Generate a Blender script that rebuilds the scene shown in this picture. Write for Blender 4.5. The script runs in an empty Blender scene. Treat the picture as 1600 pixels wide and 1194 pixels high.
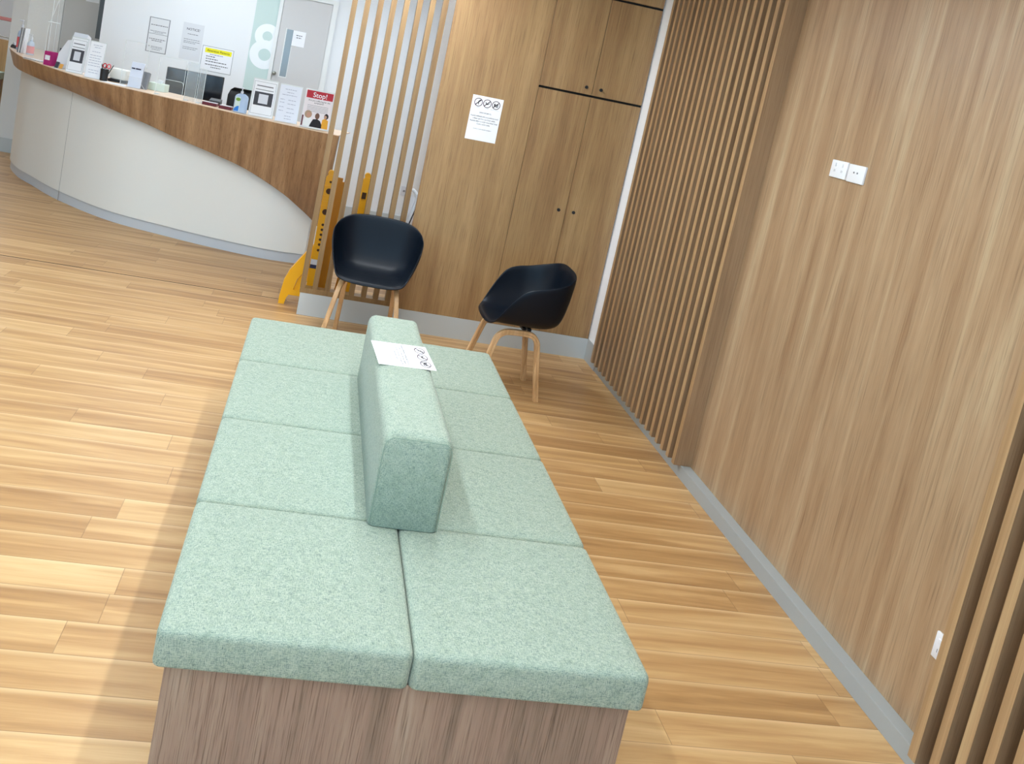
import bpy, bmesh, math, random
from mathutils import Vector, Matrix
random.seed(7)
C = bpy.context.scene.collection
PI = math.pi
scn = bpy.context.scene

# ------------------------------------------------------------------ materials
def lin(c):
    return tuple(((v/12.92) if v <= 0.04045 else ((v+0.055)/1.055)**2.4) for v in [x/255 for x in c]) + (1,)

def mat(name, rgb, rough=.5, metal=0, spec=.5, bump=0, bscale=200, alpha=1, trans=0, emis=0, coat=0):
    m = bpy.data.materials.new(name); m.use_nodes = True
    n = m.node_tree.nodes; l = m.node_tree.links; b = n['Principled BSDF']
    b.inputs['Base Color'].default_value = lin(rgb)
    b.inputs['Roughness'].default_value = rough
    b.inputs['Metallic'].default_value = metal
    b.inputs['Specular IOR Level'].default_value = spec
    b.inputs['Alpha'].default_value = alpha
    b.inputs['Transmission Weight'].default_value = trans
    b.inputs['Coat Weight'].default_value = coat
    if emis:
        b.inputs['Emission Color'].default_value = lin(rgb); b.inputs['Emission Strength'].default_value = emis
    # subtle procedural variation on every surface
    tc = n.new('ShaderNodeTexCoord'); nz = n.new('ShaderNodeTexNoise'); nz.inputs['Scale'].default_value = bscale
    l.new(tc.outputs['Object'], nz.inputs['Vector'])
    mr = n.new('ShaderNodeMapRange'); mr.inputs['To Min'].default_value = max(0, rough-.04); mr.inputs['To Max'].default_value = min(1, rough+.04)
    l.new(nz.outputs['Fac'], mr.inputs['Value']); l.new(mr.outputs['Result'], b.inputs['Roughness'])
    if bump:
        bp = n.new('ShaderNodeBump'); bp.inputs['Strength'].default_value = bump; bp.inputs['Distance'].default_value = .001
        l.new(nz.outputs['Fac'], bp.inputs['Height']); l.new(bp.outputs['Normal'], b.inputs['Normal'])
    return m

def tint(stops, k):
    # scale the colours of a ramp in linear light
    o = []
    for p, c in stops:
        L = lin(c); o.append((p, tuple(255*(12.92*v if v <= .0031308 else 1.055*v**(1/2.4)-.055) for v in [L[i]*k[i] for i in range(3)])))
    return o

def ramp(n, stops):
    r = n.new('ShaderNodeValToRGB'); e = r.color_ramp.elements
    e[0].position = stops[0][0]; e[0].color = lin(stops[0][1]); e[1].position = stops[-1][0]; e[1].color = lin(stops[-1][1])
    for p, c in stops[1:-1]:
        x = e.new(p); x.color = lin(c)
    return r

def wood(name, cols, sc=(7, 7, .55), rough=.42, fine=.5, axis='z', offset=0, k=(1, 1, 1)):
    """laminate with long grain along one axis; world-space so neighbours differ"""
    cols = tint(cols, k)
    m = bpy.data.materials.new(name); m.use_nodes = True
    n = m.node_tree.nodes; l = m.node_tree.links; b = n['Principled BSDF']
    g = n.new('ShaderNodeNewGeometry'); mp = n.new('ShaderNodeMapping')
    s = {'z': sc, 'x': (sc[2], sc[0], sc[1]), 'y': (sc[0], sc[2], sc[1])}[axis]
    mp.inputs['Scale'].default_value = s; mp.inputs['Location'].default_value = (offset, offset*.7, offset*.3)
    l.new(g.outputs['Position'], mp.inputs['Vector'])
    n1 = n.new('ShaderNodeTexNoise'); n1.inputs['Scale'].default_value = 1.0; n1.inputs['Detail'].default_value = 6; n1.inputs['Roughness'].default_value = .62; n1.inputs['Distortion'].default_value = .35
    l.new(mp.outputs['Vector'], n1.inputs['Vector'])
    r = ramp(n, cols); l.new(n1.outputs['Fac'], r.inputs['Fac'])
    mp2 = n.new('ShaderNodeMapping'); mp2.inputs['Scale'].default_value = tuple(v*(18 if i != {'x': 0, 'y': 1, 'z': 2}[axis] else 6) for i, v in enumerate(s))
    l.new(g.outputs['Position'], mp2.inputs['Vector'])
    n2 = n.new('ShaderNodeTexNoise'); n2.inputs['Scale'].default_value = 1.0; n2.inputs['Detail'].default_value = 3; n2.inputs['Roughness'].default_value = .7
    l.new(mp2.outputs['Vector'], n2.inputs['Vector'])
    r2 = ramp(n, [(.32, (150, 138, 128)), (.5, (255, 255, 255)), (1, (255, 255, 255))]); l.new(n2.outputs['Fac'], r2.inputs['Fac'])
    mx = n.new('ShaderNodeMix'); mx.data_type = 'RGBA'; mx.blend_type = 'MULTIPLY'; mx.inputs[0].default_value = fine
    l.new(r.outputs['Color'], mx.inputs[6]); l.new(r2.outputs['Color'], mx.inputs[7])
    # occasional small dark pores / knots
    mp3 = n.new('ShaderNodeMapping'); mp3.inputs['Scale'].default_value = tuple(v*.9 for v in s); l.new(g.outputs['Position'], mp3.inputs['Vector'])
    vo = n.new('ShaderNodeTexVoronoi'); vo.inputs['Scale'].default_value = 1.0; l.new(mp3.outputs['Vector'], vo.inputs['Vector'])
    r3 = ramp(n, [(0.0, (125, 98, 72)), (.045, (255, 255, 255)), (1, (255, 255, 255))]); l.new(vo.outputs['Distance'], r3.inputs['Fac'])
    mx2 = n.new('ShaderNodeMix'); mx2.data_type = 'RGBA'; mx2.blend_type = 'MULTIPLY'; mx2.inputs[0].default_value = .55
    l.new(mx.outputs[2], mx2.inputs[6]); l.new(r3.outputs['Color'], mx2.inputs[7])
    l.new(mx2.outputs[2], b.inputs['Base Color'])
    b.inputs['Roughness'].default_value = rough
    bp = n.new('ShaderNodeBump'); bp.inputs['Strength'].default_value = .15; bp.inputs['Distance'].default_value = .001
    l.new(n2.outputs['Fac'], bp.inputs['Height']); l.new(bp.outputs['Normal'], b.inputs['Normal'])
    return m

def fabric(name):
    m = bpy.data.materials.new(name); m.use_nodes = True
    n = m.node_tree.nodes; l = m.node_tree.links; b = n['Principled BSDF']
    tc = n.new('ShaderNodeNewGeometry')
    outs = []
    for sc in ((1500, 230, 1500), (230, 1500, 1500), (1500, 1500, 230)):
        mp = n.new('ShaderNodeMapping'); mp.inputs['Scale'].default_value = sc; l.new(tc.outputs['Position'], mp.inputs['Vector'])
        nz = n.new('ShaderNodeTexNoise'); nz.inputs['Scale'].default_value = .42; nz.inputs['Detail'].default_value = 2.5; l.new(mp.outputs['Vector'], nz.inputs['Vector'])
        outs.append(nz)
    a = n.new('ShaderNodeMath'); a.operation = 'ADD'; l.new(outs[0].outputs['Fac'], a.inputs[0]); l.new(outs[1].outputs['Fac'], a.inputs[1])
    a2 = n.new('ShaderNodeMath'); a2.operation = 'ADD'; l.new(a.outputs[0], a2.inputs[0]); l.new(outs[2].outputs['Fac'], a2.inputs[1])
    d = n.new('ShaderNodeMath'); d.operation = 'MULTIPLY'; d.inputs[1].default_value = 1/3; l.new(a2.outputs[0], d.inputs[0])
    r = ramp(n, tint([(.38, (112, 134, 132)), (.45, (152, 172, 162)), (.52, (180, 196, 180)), (.62, (200, 212, 194))], (.80, .77, .73))); l.new(d.outputs[0], r.inputs['Fac'])
    # faint larger melange
    nb = n.new('ShaderNodeTexNoise'); nb.inputs['Scale'].default_value = 38; nb.inputs['Detail'].default_value = 4; nb.inputs['Roughness'].default_value = .7; l.new(tc.outputs['Position'], nb.inputs['Vector'])
    rb = ramp(n, [(.3, (222, 230, 224)), (.6, (255, 255, 255))]); l.new(nb.outputs['Fac'], rb.inputs['Fac'])
    mx = n.new('ShaderNodeMix'); mx.data_type = 'RGBA'; mx.blend_type = 'MULTIPLY'; mx.inputs[0].default_value = .7
    l.new(r.outputs['Color'], mx.inputs[6]); l.new(rb.outputs['Color'], mx.inputs[7]); l.new(mx.outputs[2], b.inputs['Base Color'])
    b.inputs['Roughness'].default_value = .92; b.inputs['Specular IOR Level'].default_value = .2
    b.inputs['Sheen Weight'].default_value = .15
    bp = n.new('ShaderNodeBump'); bp.inputs['Strength'].default_value = .5; bp.inputs['Distance'].default_value = .0015
    l.new(d.outputs[0], bp.inputs['Height']); l.new(bp.outputs['Normal'], b.inputs['Normal'])
    return m

def plank_floor(name):
    m = bpy.data.materials.new(name); m.use_nodes = True
    n = m.node_tree.nodes; l = m.node_tree.links; b = n['Principled BSDF']
    g = n.new('ShaderNodeNewGeometry'); sp = n.new('ShaderNodeSeparateXYZ'); l.new(g.outputs['Position'], sp.inputs[0])
    def M(op, a, b_=None, c=None):
        k = n.new('ShaderNodeMath'); k.operation = op
        for i, v in enumerate((a, b_, c)):
            if v is None: continue
            if isinstance(v, (int, float)): k.inputs[i].default_value = v
            else: l.new(v, k.inputs[i])
        return k.outputs[0]
    W, L = .1465, 1.22
    ry = M('DIVIDE', M('ADD', sp.outputs['Y'], .014), W); row = M('FLOOR', ry); fy = M('FRACT', ry)
    wn = n.new('ShaderNodeTexWhiteNoise'); wn.noise_dimensions = '1D'; l.new(row, wn.inputs['W'])
    rx = M('ADD', M('DIVIDE', sp.outputs['X'], L), wn.outputs['Value']); col = M('FLOOR', rx); fx = M('FRACT', rx)
    cb = n.new('ShaderNodeCombineXYZ'); l.new(row, cb.inputs[0]); l.new(col, cb.inputs[1])
    wc = n.new('ShaderNodeTexWhiteNoise'); wc.noise_dimensions = '2D'; l.new(cb.outputs[0], wc.inputs['Vector'])
    # grain, shifted per plank
    cb2 = n.new('ShaderNodeCombineXYZ'); l.new(M('ADD', sp.outputs['X'], M('MULTIPLY', wc.outputs['Value'], 40)), cb2.inputs[0])
    l.new(sp.outputs['Y'], cb2.inputs[1]); l.new(M('MULTIPLY', wc.outputs['Value'], 17), cb2.inputs[2])
    mp = n.new('ShaderNodeMapping'); mp.inputs['Scale'].default_value = (1.3, 20, 1); l.new(cb2.outputs[0], mp.inputs['Vector'])
    n1 = n.new('ShaderNodeTexNoise'); n1.inputs['Scale'].default_value = 1; n1.inputs['Detail'].default_value = 4; n1.inputs['Roughness'].default_value = .55; n1.inputs['Distortion'].default_value = .5
    l.new(mp.outputs['Vector'], n1.inputs['Vector'])
    mp2 = n.new('ShaderNodeMapping'); mp2.inputs['Scale'].default_value = (9, 260, 1); l.new(cb2.outputs[0], mp2.inputs['Vector'])
    n2 = n.new('ShaderNodeTexNoise'); n2.inputs['Scale'].default_value = 1; n2.inputs['Detail'].default_value = 3; l.new(mp2.outputs['Vector'], n2.inputs['Vector'])
    v = M('ADD', M('MULTIPLY', n1.outputs['Fac'], .78), M('ADD', M('MULTIPLY', wc.outputs['Value'], .20), M('MULTIPLY', n2.outputs['Fac'], .12)))
    r = ramp(n, tint([(.32, (160, 122, 84)), (.48, (184, 146, 104)), (.6, (200, 164, 122)), (.78, (220, 190, 150))], (.94, .86, .68))); l.new(v, r.inputs['Fac'])
    # bevel highlight painted pale along one long edge, thin dark butt joints
    ey = M('GREATER_THAN', fy, .93); eyl = M('MULTIPLY', M('SMOOTH_MIN', M('MULTIPLY', M('SUBTRACT', fy, .84), 6.0), 1.0, .1), M('GREATER_THAN', fy, .84))
    mx = n.new('ShaderNodeMix'); mx.data_type = 'RGBA'; l.new(M('MULTIPLY', eyl, .55), mx.inputs[0])
    l.new(r.outputs['Color'], mx.inputs[6]); mx.inputs[7].default_value = lin((232, 200, 152))
    jx = M('MAXIMUM', M('LESS_THAN', fx, .0022), M('LESS_THAN', fy, .018))
    mx2 = n.new('ShaderNodeMix'); mx2.data_type = 'RGBA'; l.new(M('MULTIPLY', jx, .45), mx2.inputs[0])
    l.new(mx.outputs[2], mx2.inputs[6]); mx2.inputs[7].default_value = lin((96, 66, 40))
    l.new(mx2.outputs[2], b.inputs['Base Color'])
    b.inputs['Roughness'].default_value = .38; b.inputs['Specular IOR Level'].default_value = .45
    bp = n.new('ShaderNodeBump'); bp.inputs['Strength'].default_value = .12; bp.inputs['Distance'].default_value = .001
    l.new(n2.outputs['Fac'], bp.inputs['Height']); l.new(bp.outputs['Normal'], b.inputs['Normal'])
    return m

WC = [(.28, (150, 116, 84)), (.42, (170, 134, 98)), (.52, (180, 146, 108)), (.66, (194, 160, 122))]
M_wood = wood('oak_laminate', WC, sc=(9, 9, .6), k=(.80, .76, .62))
M_woodR = wood('oak_laminate_light', [(.28, (168, 126, 92)), (.42, (186, 146, 110)), (.55, (198, 160, 124)), (.68, (212, 180, 144))], sc=(11, 11, .6), offset=3.3, k=(.78, .83, .82))
M_slatR = wood('slat_oak', [(.3, (166, 130, 92)), (.5, (188, 152, 112)), (.7, (204, 172, 130))], sc=(24, 24, .5), offset=5.1, fine=.25, k=(.84, .82, .76))
M_slatside = wood('slat_side_shaded', [(.3, (136, 112, 90)), (.5, (154, 128, 104)), (.7, (170, 144, 120))], sc=(16, 16, .6), offset=1.7, fine=.4, k=(1.0, .92, .76))  # slat oak darkened: shade on sides and backing put into the colour
M_slat = wood('slat_oak_screen', [(.3, (146, 112, 76)), (.5, (166, 132, 92)), (.7, (180, 146, 106))], sc=(22, 22, .5), offset=2.2, fine=.25, k=(.70, .68, .58))
M_bench = wood('bench_walnut_laminate', [(.3, (128, 104, 88)), (.42, (150, 124, 106)), (.52, (160, 130, 112)), (.62, (168, 140, 120)), (.72, (182, 160, 140))], sc=(15, 15, .9), offset=9.4, fine=.7, rough=.5, k=(.9, .92, .92))
M_desk = wood('desk_oak', [(.3, (136, 102, 70)), (.45, (158, 122, 88)), (.6, (176, 140, 102))], sc=(16, 1.5, .3), offset=6.2, fine=.6, k=(1.08, 1.1, 1.15))
M_leg = wood('leg_oak', [(.3, (190, 148, 100)), (.5, (208, 168, 120)), (.7, (222, 186, 140))], sc=(30, 30, 4), offset=4.4, fine=.3)
M_top = mat('counter_top_cream', (232, 204, 176), .4)
M_fab = fabric('green_melange_fabric')
M_floor = plank_floor('vinyl_plank_floor')
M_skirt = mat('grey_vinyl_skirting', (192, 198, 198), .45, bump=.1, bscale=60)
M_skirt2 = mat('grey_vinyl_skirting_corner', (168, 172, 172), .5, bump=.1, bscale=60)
M_white = mat('white_paint', (238, 239, 240), .6, bump=.05, bscale=90)
M_wall = mat('rear_wall_paint', (236, 238, 239), .7, bump=.05, bscale=90)
M_wallc = mat('side_wall_paint', (222, 222, 218), .7, bump=.05, bscale=90)
M_ceil = mat('ceiling_paint', (240, 240, 238), .8)
M_deskw = mat('desk_stone_white', (230, 229, 222), .5, bump=.1, bscale=30)
M_kick = mat('desk_kick_grey', (196, 200, 204), .4)
M_shell = mat('black_shell_plastic', (10, 18, 28), .42, spec=.25)
M_black = mat('black_plastic', (24, 24, 26), .45)
M_dark = mat('dark_gap', (22, 18, 15), .8)
M_paper = mat('white_paper', (242, 243, 246), .7)
M_ink = mat('black_ink', (34, 30, 34), .8)
M_inkg = mat('grey_ink', (120, 120, 124), .8)
M_gridframe = mat('grey_print_border', (128, 132, 134), .8)
M_yel = mat('yellow_plastic', (238, 172, 12), .38)
M_yeld = mat('yellow_plastic_shaded', (206, 138, 18), .45)  # same yellow plastic with the shade behind the screen put into its colour
M_hl = mat('yellow_highlight', (246, 236, 40), .7)
M_doorg = mat('grey_door_laminate', (206, 204, 202), .5)
M_frame = mat('white_door_frame', (232, 233, 230), .45)
M_glassg = mat('grey_door_glass', (138, 146, 148), .15)
M_glassd = mat('dark_door_glass', (104, 108, 108), .2)
M_metal = mat('brushed_metal', (170, 168, 158), .3, metal=1)
M_mint = mat('mint_wall_band', (200, 219, 214), .7)
M_gpo = mat('white_switch_plastic', (240, 241, 243), .3)
M_gpog = mat('grey_socket_slot', (120, 122, 128), .5)
M_perspex = mat('clear_acrylic', (236, 242, 242), .05, alpha=.07, spec=.5)
M_persedge = mat('acrylic_edge', (232, 236, 234), .2, alpha=.9)
M_persf = mat('frosted_acrylic', (240, 242, 238), .3, alpha=.2)
M_smoke = mat('hazy_acrylic', (196, 200, 198), .12, alpha=.26, spec=.6)
M_screen = mat('monitor_screen', (14, 17, 24), .12)
M_red = mat('red_print', (186, 28, 48), .6)
M_dred = mat('dark_red_plastic', (98, 18, 30), .4)
M_mag = mat('magenta_card', (178, 30, 112), .6)
M_pink = mat('pink_red_label', (226, 96, 100), .5)
M_navy = mat('navy_print', (44, 46, 74), .7)
M_slate = mat('slate_print', (70, 70, 76), .8)
M_blue = mat('blue_label', (30, 120, 210), .5)
M_lblue = mat('pale_blue_gel', (186, 206, 232), .2, alpha=.85)
M_green = mat('green_leaf_label', (120, 160, 60), .6)
M_lgrey = mat('light_grey_plastic', (216, 218, 224), .4)
M_mgrey = mat('mid_grey_card', (138, 140, 144), .6)
M_mintbox = mat('mint_tissue_box', (214, 228, 214), .6)
M_orange = mat('orange_card', (236, 170, 80), .7)
M_skin1 = mat('printed_skin', (196, 150, 128), .8)
M_skin2 = mat('printed_skin_dark', (110, 80, 66), .8)
M_hairp = mat('printed_blonde_hair', (176, 150, 124), .8)
M_gold = mat('printed_yellow_top', (232, 168, 52), .8)
M_redrail = mat('red_brown_rail', (176, 110, 104), .5)
M_emit = mat('led_diffuser', (255, 250, 240), .5, emis=1)

# ------------------------------------------------------------------ mesh helpers
def bx(bm, x0, x1, y0, y1, z0, z1, bev=0, seg=2):
    r = bmesh.ops.create_cube(bm, size=1)
    vs = r['verts']
    for v in vs:
        v.co = Vector(((x0+x1)/2 + v.co.x*(x1-x0), (y0+y1)/2 + v.co.y*(y1-y0), (z0+z1)/2 + v.co.z*(z1-z0)))
    if bev:
        es = list({e for v in vs for e in v.link_edges})
        bmesh.ops.bevel(bm, geom=es, offset=bev, segments=seg, profile=.5, affect='EDGES')
    return bm

def box(x0, x1, y0, y1, z0, z1, bev=0, seg=2):
    return bx(bmesh.new(), x0, x1, y0, y1, z0, z1, bev, seg)

def prism(bm, pts, a0, a1, axis='y'):
    """polygon in the plane normal to axis, extruded a0..a1.  axis y: pts=(x,z); z: pts=(x,y); x: pts=(y,z)"""
    def P(p, a):
        return {'y': (p[0], a, p[1]), 'z': (p[0], p[1], a), 'x': (a, p[0], p[1])}[axis]
    A = [bm.verts.new(P(p, a0)) for p in pts]; B = [bm.verts.new(P(p, a1)) for p in pts]
    bm.faces.new(A); bm.faces.new(B[::-1])
    k = len(pts)
    for i in range(k):
        bm.faces.new([A[i], B[i], B[(i+1) % k], A[(i+1) % k]])
    bmesh.ops.recalc_face_normals(bm, faces=bm.faces[:])
    return bm

def cyl(bm, c, r, h, axis='z', n=20, r2=None):
    M = {'z': Matrix.Identity(4), 'y': Matrix.Rotation(PI/2, 4, 'X'), 'x': Matrix.Rotation(PI/2, 4, 'Y')}[axis]
    bmesh.ops.create_cone(bm, cap_ends=True, segments=n, radius1=r, radius2=r if r2 is None else r2, depth=h, matrix=Matrix.Translation(c) @ M)
    return bm

def lathe(bm, prof, c=(0, 0, 0), n=24):
    rings = []
    for r, z in prof:
        rings.append([bm.verts.new((c[0]+r*math.cos(2*PI*i/n), c[1]+r*math.sin(2*PI*i/n), c[2]+z)) for i in range(n)])
    for a, b in zip(rings, rings[1:]):
        for i in range(n): bm.faces.new([a[i], a[(i+1) % n], b[(i+1) % n], b[i]])
    bm.faces.new(rings[0][::-1]); bm.faces.new(rings[-1])
    return bm

def tube(bm, pts, r, n=10, rr=None, flat=1.0, up=None):
    """swept section along points; r may be a list; flat squashes the second axis"""
    pts = [Vector(p) for p in pts]; rings = []
    for i, p in enumerate(pts):
        t = (pts[min(i+1, len(pts)-1)] - pts[max(i-1, 0)]).normalized()
        u = Vector(up) if up else (Vector((0, 0, 1)) if abs(t.z) < .9 else Vector((0, 1, 0)))
        a = t.cross(u).normalized(); b = a.cross(t).normalized()
        R = r[i] if isinstance(r, (list, tuple)) else r
        rings.append([bm.verts.new(p + a*R*math.cos(2*PI*k/n)*flat + b*R*math.sin(2*PI*k/n)) for k in range(n)])
    for A, B in zip(rings, rings[1:]):
        for k in range(n): bm.faces.new([A[k], A[(k+1) % n], B[(k+1) % n], B[k]])
    bm.faces.new(rings[0][::-1]); bm.faces.new(rings[-1])
    bmesh.ops.recalc_face_normals(bm, faces=bm.faces[:])
    return bm

def catmull(P, n=8):
    P = [Vector(p) for p in P]; out = []
    for i in range(len(P)-1):
        p0 = P[max(i-1, 0)]; p1 = P[i]; p2 = P[i+1]; p3 = P[min(i+2, len(P)-1)]
        for k in range(n):
            t = k/n
            out.append(.5*((2*p1)+(-p0+p2)*t+(2*p0-5*p1+4*p2-p3)*t*t+(-p0+3*p1-3*p2+p3)*t**3))
    out.append(P[-1]); return out

def rrect(w, d, r, n=6):
    r = max(r, 1e-4); o = []
    for cx, cy, a0 in ((w/2-r, d/2-r, 0), (-w/2+r, d/2-r, PI/2), (-w/2+r, -d/2+r, PI), (w/2-r, -d/2+r, 1.5*PI)):
        for k in range(n+1):
            a = a0 + k/n*PI/2; o.append((cx+r*math.cos(a), cy+r*math.sin(a)))
    return o

def stack(w, d, loops, r, c=(0, 0, 0)):
    """soft block from rounded-rectangle loops: (inset, z)"""
    bm = bmesh.new(); rings = []
    for ins, z in loops:
        o = rrect(w-2*ins, d-2*ins, max(r-ins*.6, .004))
        rings.append([bm.verts.new((c[0]+x, c[1]+y, c[2]+z)) for x, y in o])
    k = len(rings[0])
    for A, B in zip(rings, rings[1:]):
        for i in range(k): bm.faces.new([A[i], A[(i+1) % k], B[(i+1) % k], B[i]])
    bm.faces.new(rings[0][::-1]); bm.faces.new(rings[-1])
    return bm

def obj(name, bm, m, parent=None, smooth=False, angle=35):
    if isinstance(bm, bpy.types.Mesh): me = bm
    else:
        me = bpy.data.meshes.new(name); bm.to_mesh(me); bm.free()
    for mm in (m if isinstance(m, (list, tuple)) else [m]): me.materials.append(mm)
    if smooth:
        for p in me.polygons: p.use_smooth = True
        try: me.set_sharp_from_angle(angle=math.radians(angle))
        except Exception: pass
    o = bpy.data.objects.new(name, me); C.objects.link(o)
    if parent: o.parent = parent
    return o

def thing(name, label, cat, loc=(0, 0, 0), rot=(0, 0, 0), group=None):
    o = bpy.data.objects.new(name, None); o.empty_display_size = .1; C.objects.link(o)
    o.location = loc; o.rotation_euler = rot; o['label'] = label; o['category'] = cat
    if group: o['group'] = group
    return o
def tag(o, label, cat, group=None):
    o['label'] = label; o['category'] = cat
    if group: o['group'] = group
    return o
def struct(name, bm, m, parent=None, **k):
    o = obj(name, bm, m, parent, **k)
    if parent is None: o['kind'] = 'structure'
    return o
def copy_tree(o, parent=None):
    c = o.copy(); C.objects.link(c)
    if parent: c.parent = parent
    for ch in list(o.children): copy_tree(ch, c)
    return c

def text_mesh(items, thick=.0004):
    """items: (string, x, z, size, align, bold) in the local XZ plane, facing -Y"""
    bm = bmesh.new()
    for s, x, z, size, al, bold in items:
        cu = bpy.data.curves.new('t', 'FONT'); cu.body = s; cu.size = size; cu.align_x = al; cu.align_y = 'CENTER'
        cu.resolution_u = 3; cu.extrude = 0; cu.offset = bold*size
        to = bpy.data.objects.new('t', cu); C.objects.link(to)
        dg = bpy.context.evaluated_depsgraph_get(); me = bpy.data.meshes.new_from_object(to.evaluated_get(dg))
        me.transform(Matrix.Translation((x, -thick, z)) @ Matrix.Rotation(PI/2, 4, 'X'))
        bm.from_mesh(me)
        bpy.data.objects.remove(to); bpy.data.curves.remove(cu); bpy.data.meshes.remove(me)
    return bm

def flat_box(bm, x0, x1, z0, z1, y=-.0006, t=.0003):
    return bx(bm, x0, x1, y-t, y, z0, z1)
def flat_ring(bm, cx, cz, r, w, y=-.0008, n=28):
    a = [bm.verts.new((cx+(r)*math.cos(2*PI*i/n), y, cz+(r)*math.sin(2*PI*i/n))) for i in range(n)]
    b = [bm.verts.new((cx+(r-w)*math.cos(2*PI*i/n), y, cz+(r-w)*math.sin(2*PI*i/n))) for i in range(n)]
    for i in range(n): bm.faces.new([a[i], a[(i+1) % n], b[(i+1) % n], b[i]])
def flat_poly(bm, pts, y=-.0008):
    bm.faces.new([bm.verts.new((x, y, z)) for x, z in pts])
def ellp(cx, cz, rx, rz, n=18, a0=0, a1=2*PI):
    return [(cx+rx*math.cos(a0+(a1-a0)*i/n), cz+rz*math.sin(a0+(a1-a0)*i/n)) for i in range(n if abs(a1-a0-2*PI) < .01 else n+1)]

# ------------------------------------------------------------------ setting
struct('floor', box(-10, .3, -10, 10.5, -.1, 0), M_floor)
struct('ceiling', box(-10, .3, -10, 10.5, 2.7, 2.8), M_ceil)
struct('wall_right', box(.055, .25, -9.5, 0, 0, 2.7), M_woodR)
struct('wall_right_recess', box(0, .2, -.245, 0.02, 0, 2.7), mat('bright_white_paint', (250, 252, 254), .5))['kind'] = 'structure'
bpy.data.objects['wall_right_recess'].name = 'trim_1'
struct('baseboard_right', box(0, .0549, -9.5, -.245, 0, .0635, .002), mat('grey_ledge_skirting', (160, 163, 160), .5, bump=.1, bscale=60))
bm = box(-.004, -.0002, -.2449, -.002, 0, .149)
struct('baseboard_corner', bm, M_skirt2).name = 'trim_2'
struct('trim_3', box(-1.3885, -.0045, -.004, -.0002, 0, .149), M_skirt)       # skirting under the cupboards
bpy.data.objects['trim_3'].name = 'baseboard_back'
# rear rooms behind the counter
struct('wall_back', box(-4.42, .2, 3.65, 3.8, 0, 2.7), M_wall)
struct('baseboard_rear', box(-2.11, -.2, 3.635, 3.6499, 0, .15), M_skirt)
struct('wall_rear_left', box(-5.43, -4.42, 4.15, 4.3, 0, 2.7), M_wallc)
struct('baseboard_left', box(-5.43, -4.95, 4.138, 4.1499, 0, .15), M_skirt)
struct('wall_far', box(-10, -5, 9.6, 9.8, 0, 2.7), M_wall)
struct('wall_left', box(-10, -9.8, -10, 10, 0, 2.7), M_white)
struct('wall_front', box(-10, .3, -10, -9.8, 0, 2.7), M_white)

struct('trim_5', box(-9.5, -2.12, .282, .291, .0002, .0012), mat('dark_floor_joint', (74, 54, 38), .8))   # long joint line across the floor
# ceiling LED strips and added fill panels
def led(name, x, y0, y1, w, label, power, col=(.86, .96, 1.06), cold=None):
    t = thing(name, label, 'light', (x, (y0+y1)/2, 2.7))
    L = y1-y0
    obj('housing', box(-w/2-.012, w/2+.012, -L/2, L/2, -.012, -.0005), M_frame, t)
    m = bpy.data.materials.new('led_glow_'+name); m.use_nodes = True
    nt = m.node_tree; b = nt.nodes['Principled BSDF']; b.inputs['Base Color'].default_value = (.8, .8, .8, 1)
    b.inputs['Emission Color'].default_value = (*col, 1); b.inputs['Emission Strength'].default_value = power
    obj('diffuser', box(-w/2, w/2, -L/2+.01, L/2-.01, -.016, -.0122), m, t)
    return t
led('ceiling_light', -1.5, -7.2, -.45, .07, 'long slim ceiling light above the middle of the bench', 54)
led('ceiling_light', -2.55, -7.2, -.45, .07, 'long slim ceiling light left of the bench', 44)
led('ceiling_light', -5.0, -5.5, .3, .3, 'added unseen ceiling light brightening the open floor', 22, (.74, .95, 1.16))  # unseen fill panel, added to brighten and cool the left floor
led('ceiling_light', -3.4, 2.0, 3.0, 1.2, 'added unseen ceiling light brightening the reception area', 6.5)  # unseen fill panel, added to brighten the desk and rear wall
led('ceiling_light', -1.75, 1.6, 2.6, .6, 'ceiling light in the nook behind the slat screen', 16)
led('ceiling_light', -6.6, 4.4, 7.4, 1.0, 'ceiling light over the far waiting area', 7)
t = thing('ceiling_downlight', 'round recessed ceiling downlight in front of the slat screen', 'light', (-1.75, -.42, 2.7))
bm = bmesh.new(); cyl(bm, (0, 0, -.006), .105, .011, 'z', 32); obj('trim_ring', bm, M_frame, t)
bm = bmesh.new(); cyl(bm, (0, 0, -.0135), .085, .003, 'z', 32)
m = bpy.data.materials.new('downlight_glow'); m.use_nodes = True; b = m.node_tree.nodes['Principled BSDF']
b.inputs['Emission Color'].default_value = (.9, .97, 1.02, 1); b.inputs['Emission Strength'].default_value = 260
obj('diffuser', bm, m, t)
# daylight through the glazed front behind the viewer
t = struct('window_1', box(-7.2, -.6, -9.79, -9.76, .5, 2.5), M_frame)
mw = bpy.data.materials.new('daylight_pane'); mw.use_nodes = True
b = mw.node_tree.nodes['Principled BSDF']; b.inputs['Emission Color'].default_value = (.38, .73, 1.08, 1); b.inputs['Emission Strength'].default_value = 5.0
obj('pane', box(-7.1, -.7, -9.755, -9.75, .6, 2.4), mw, t)

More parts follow.
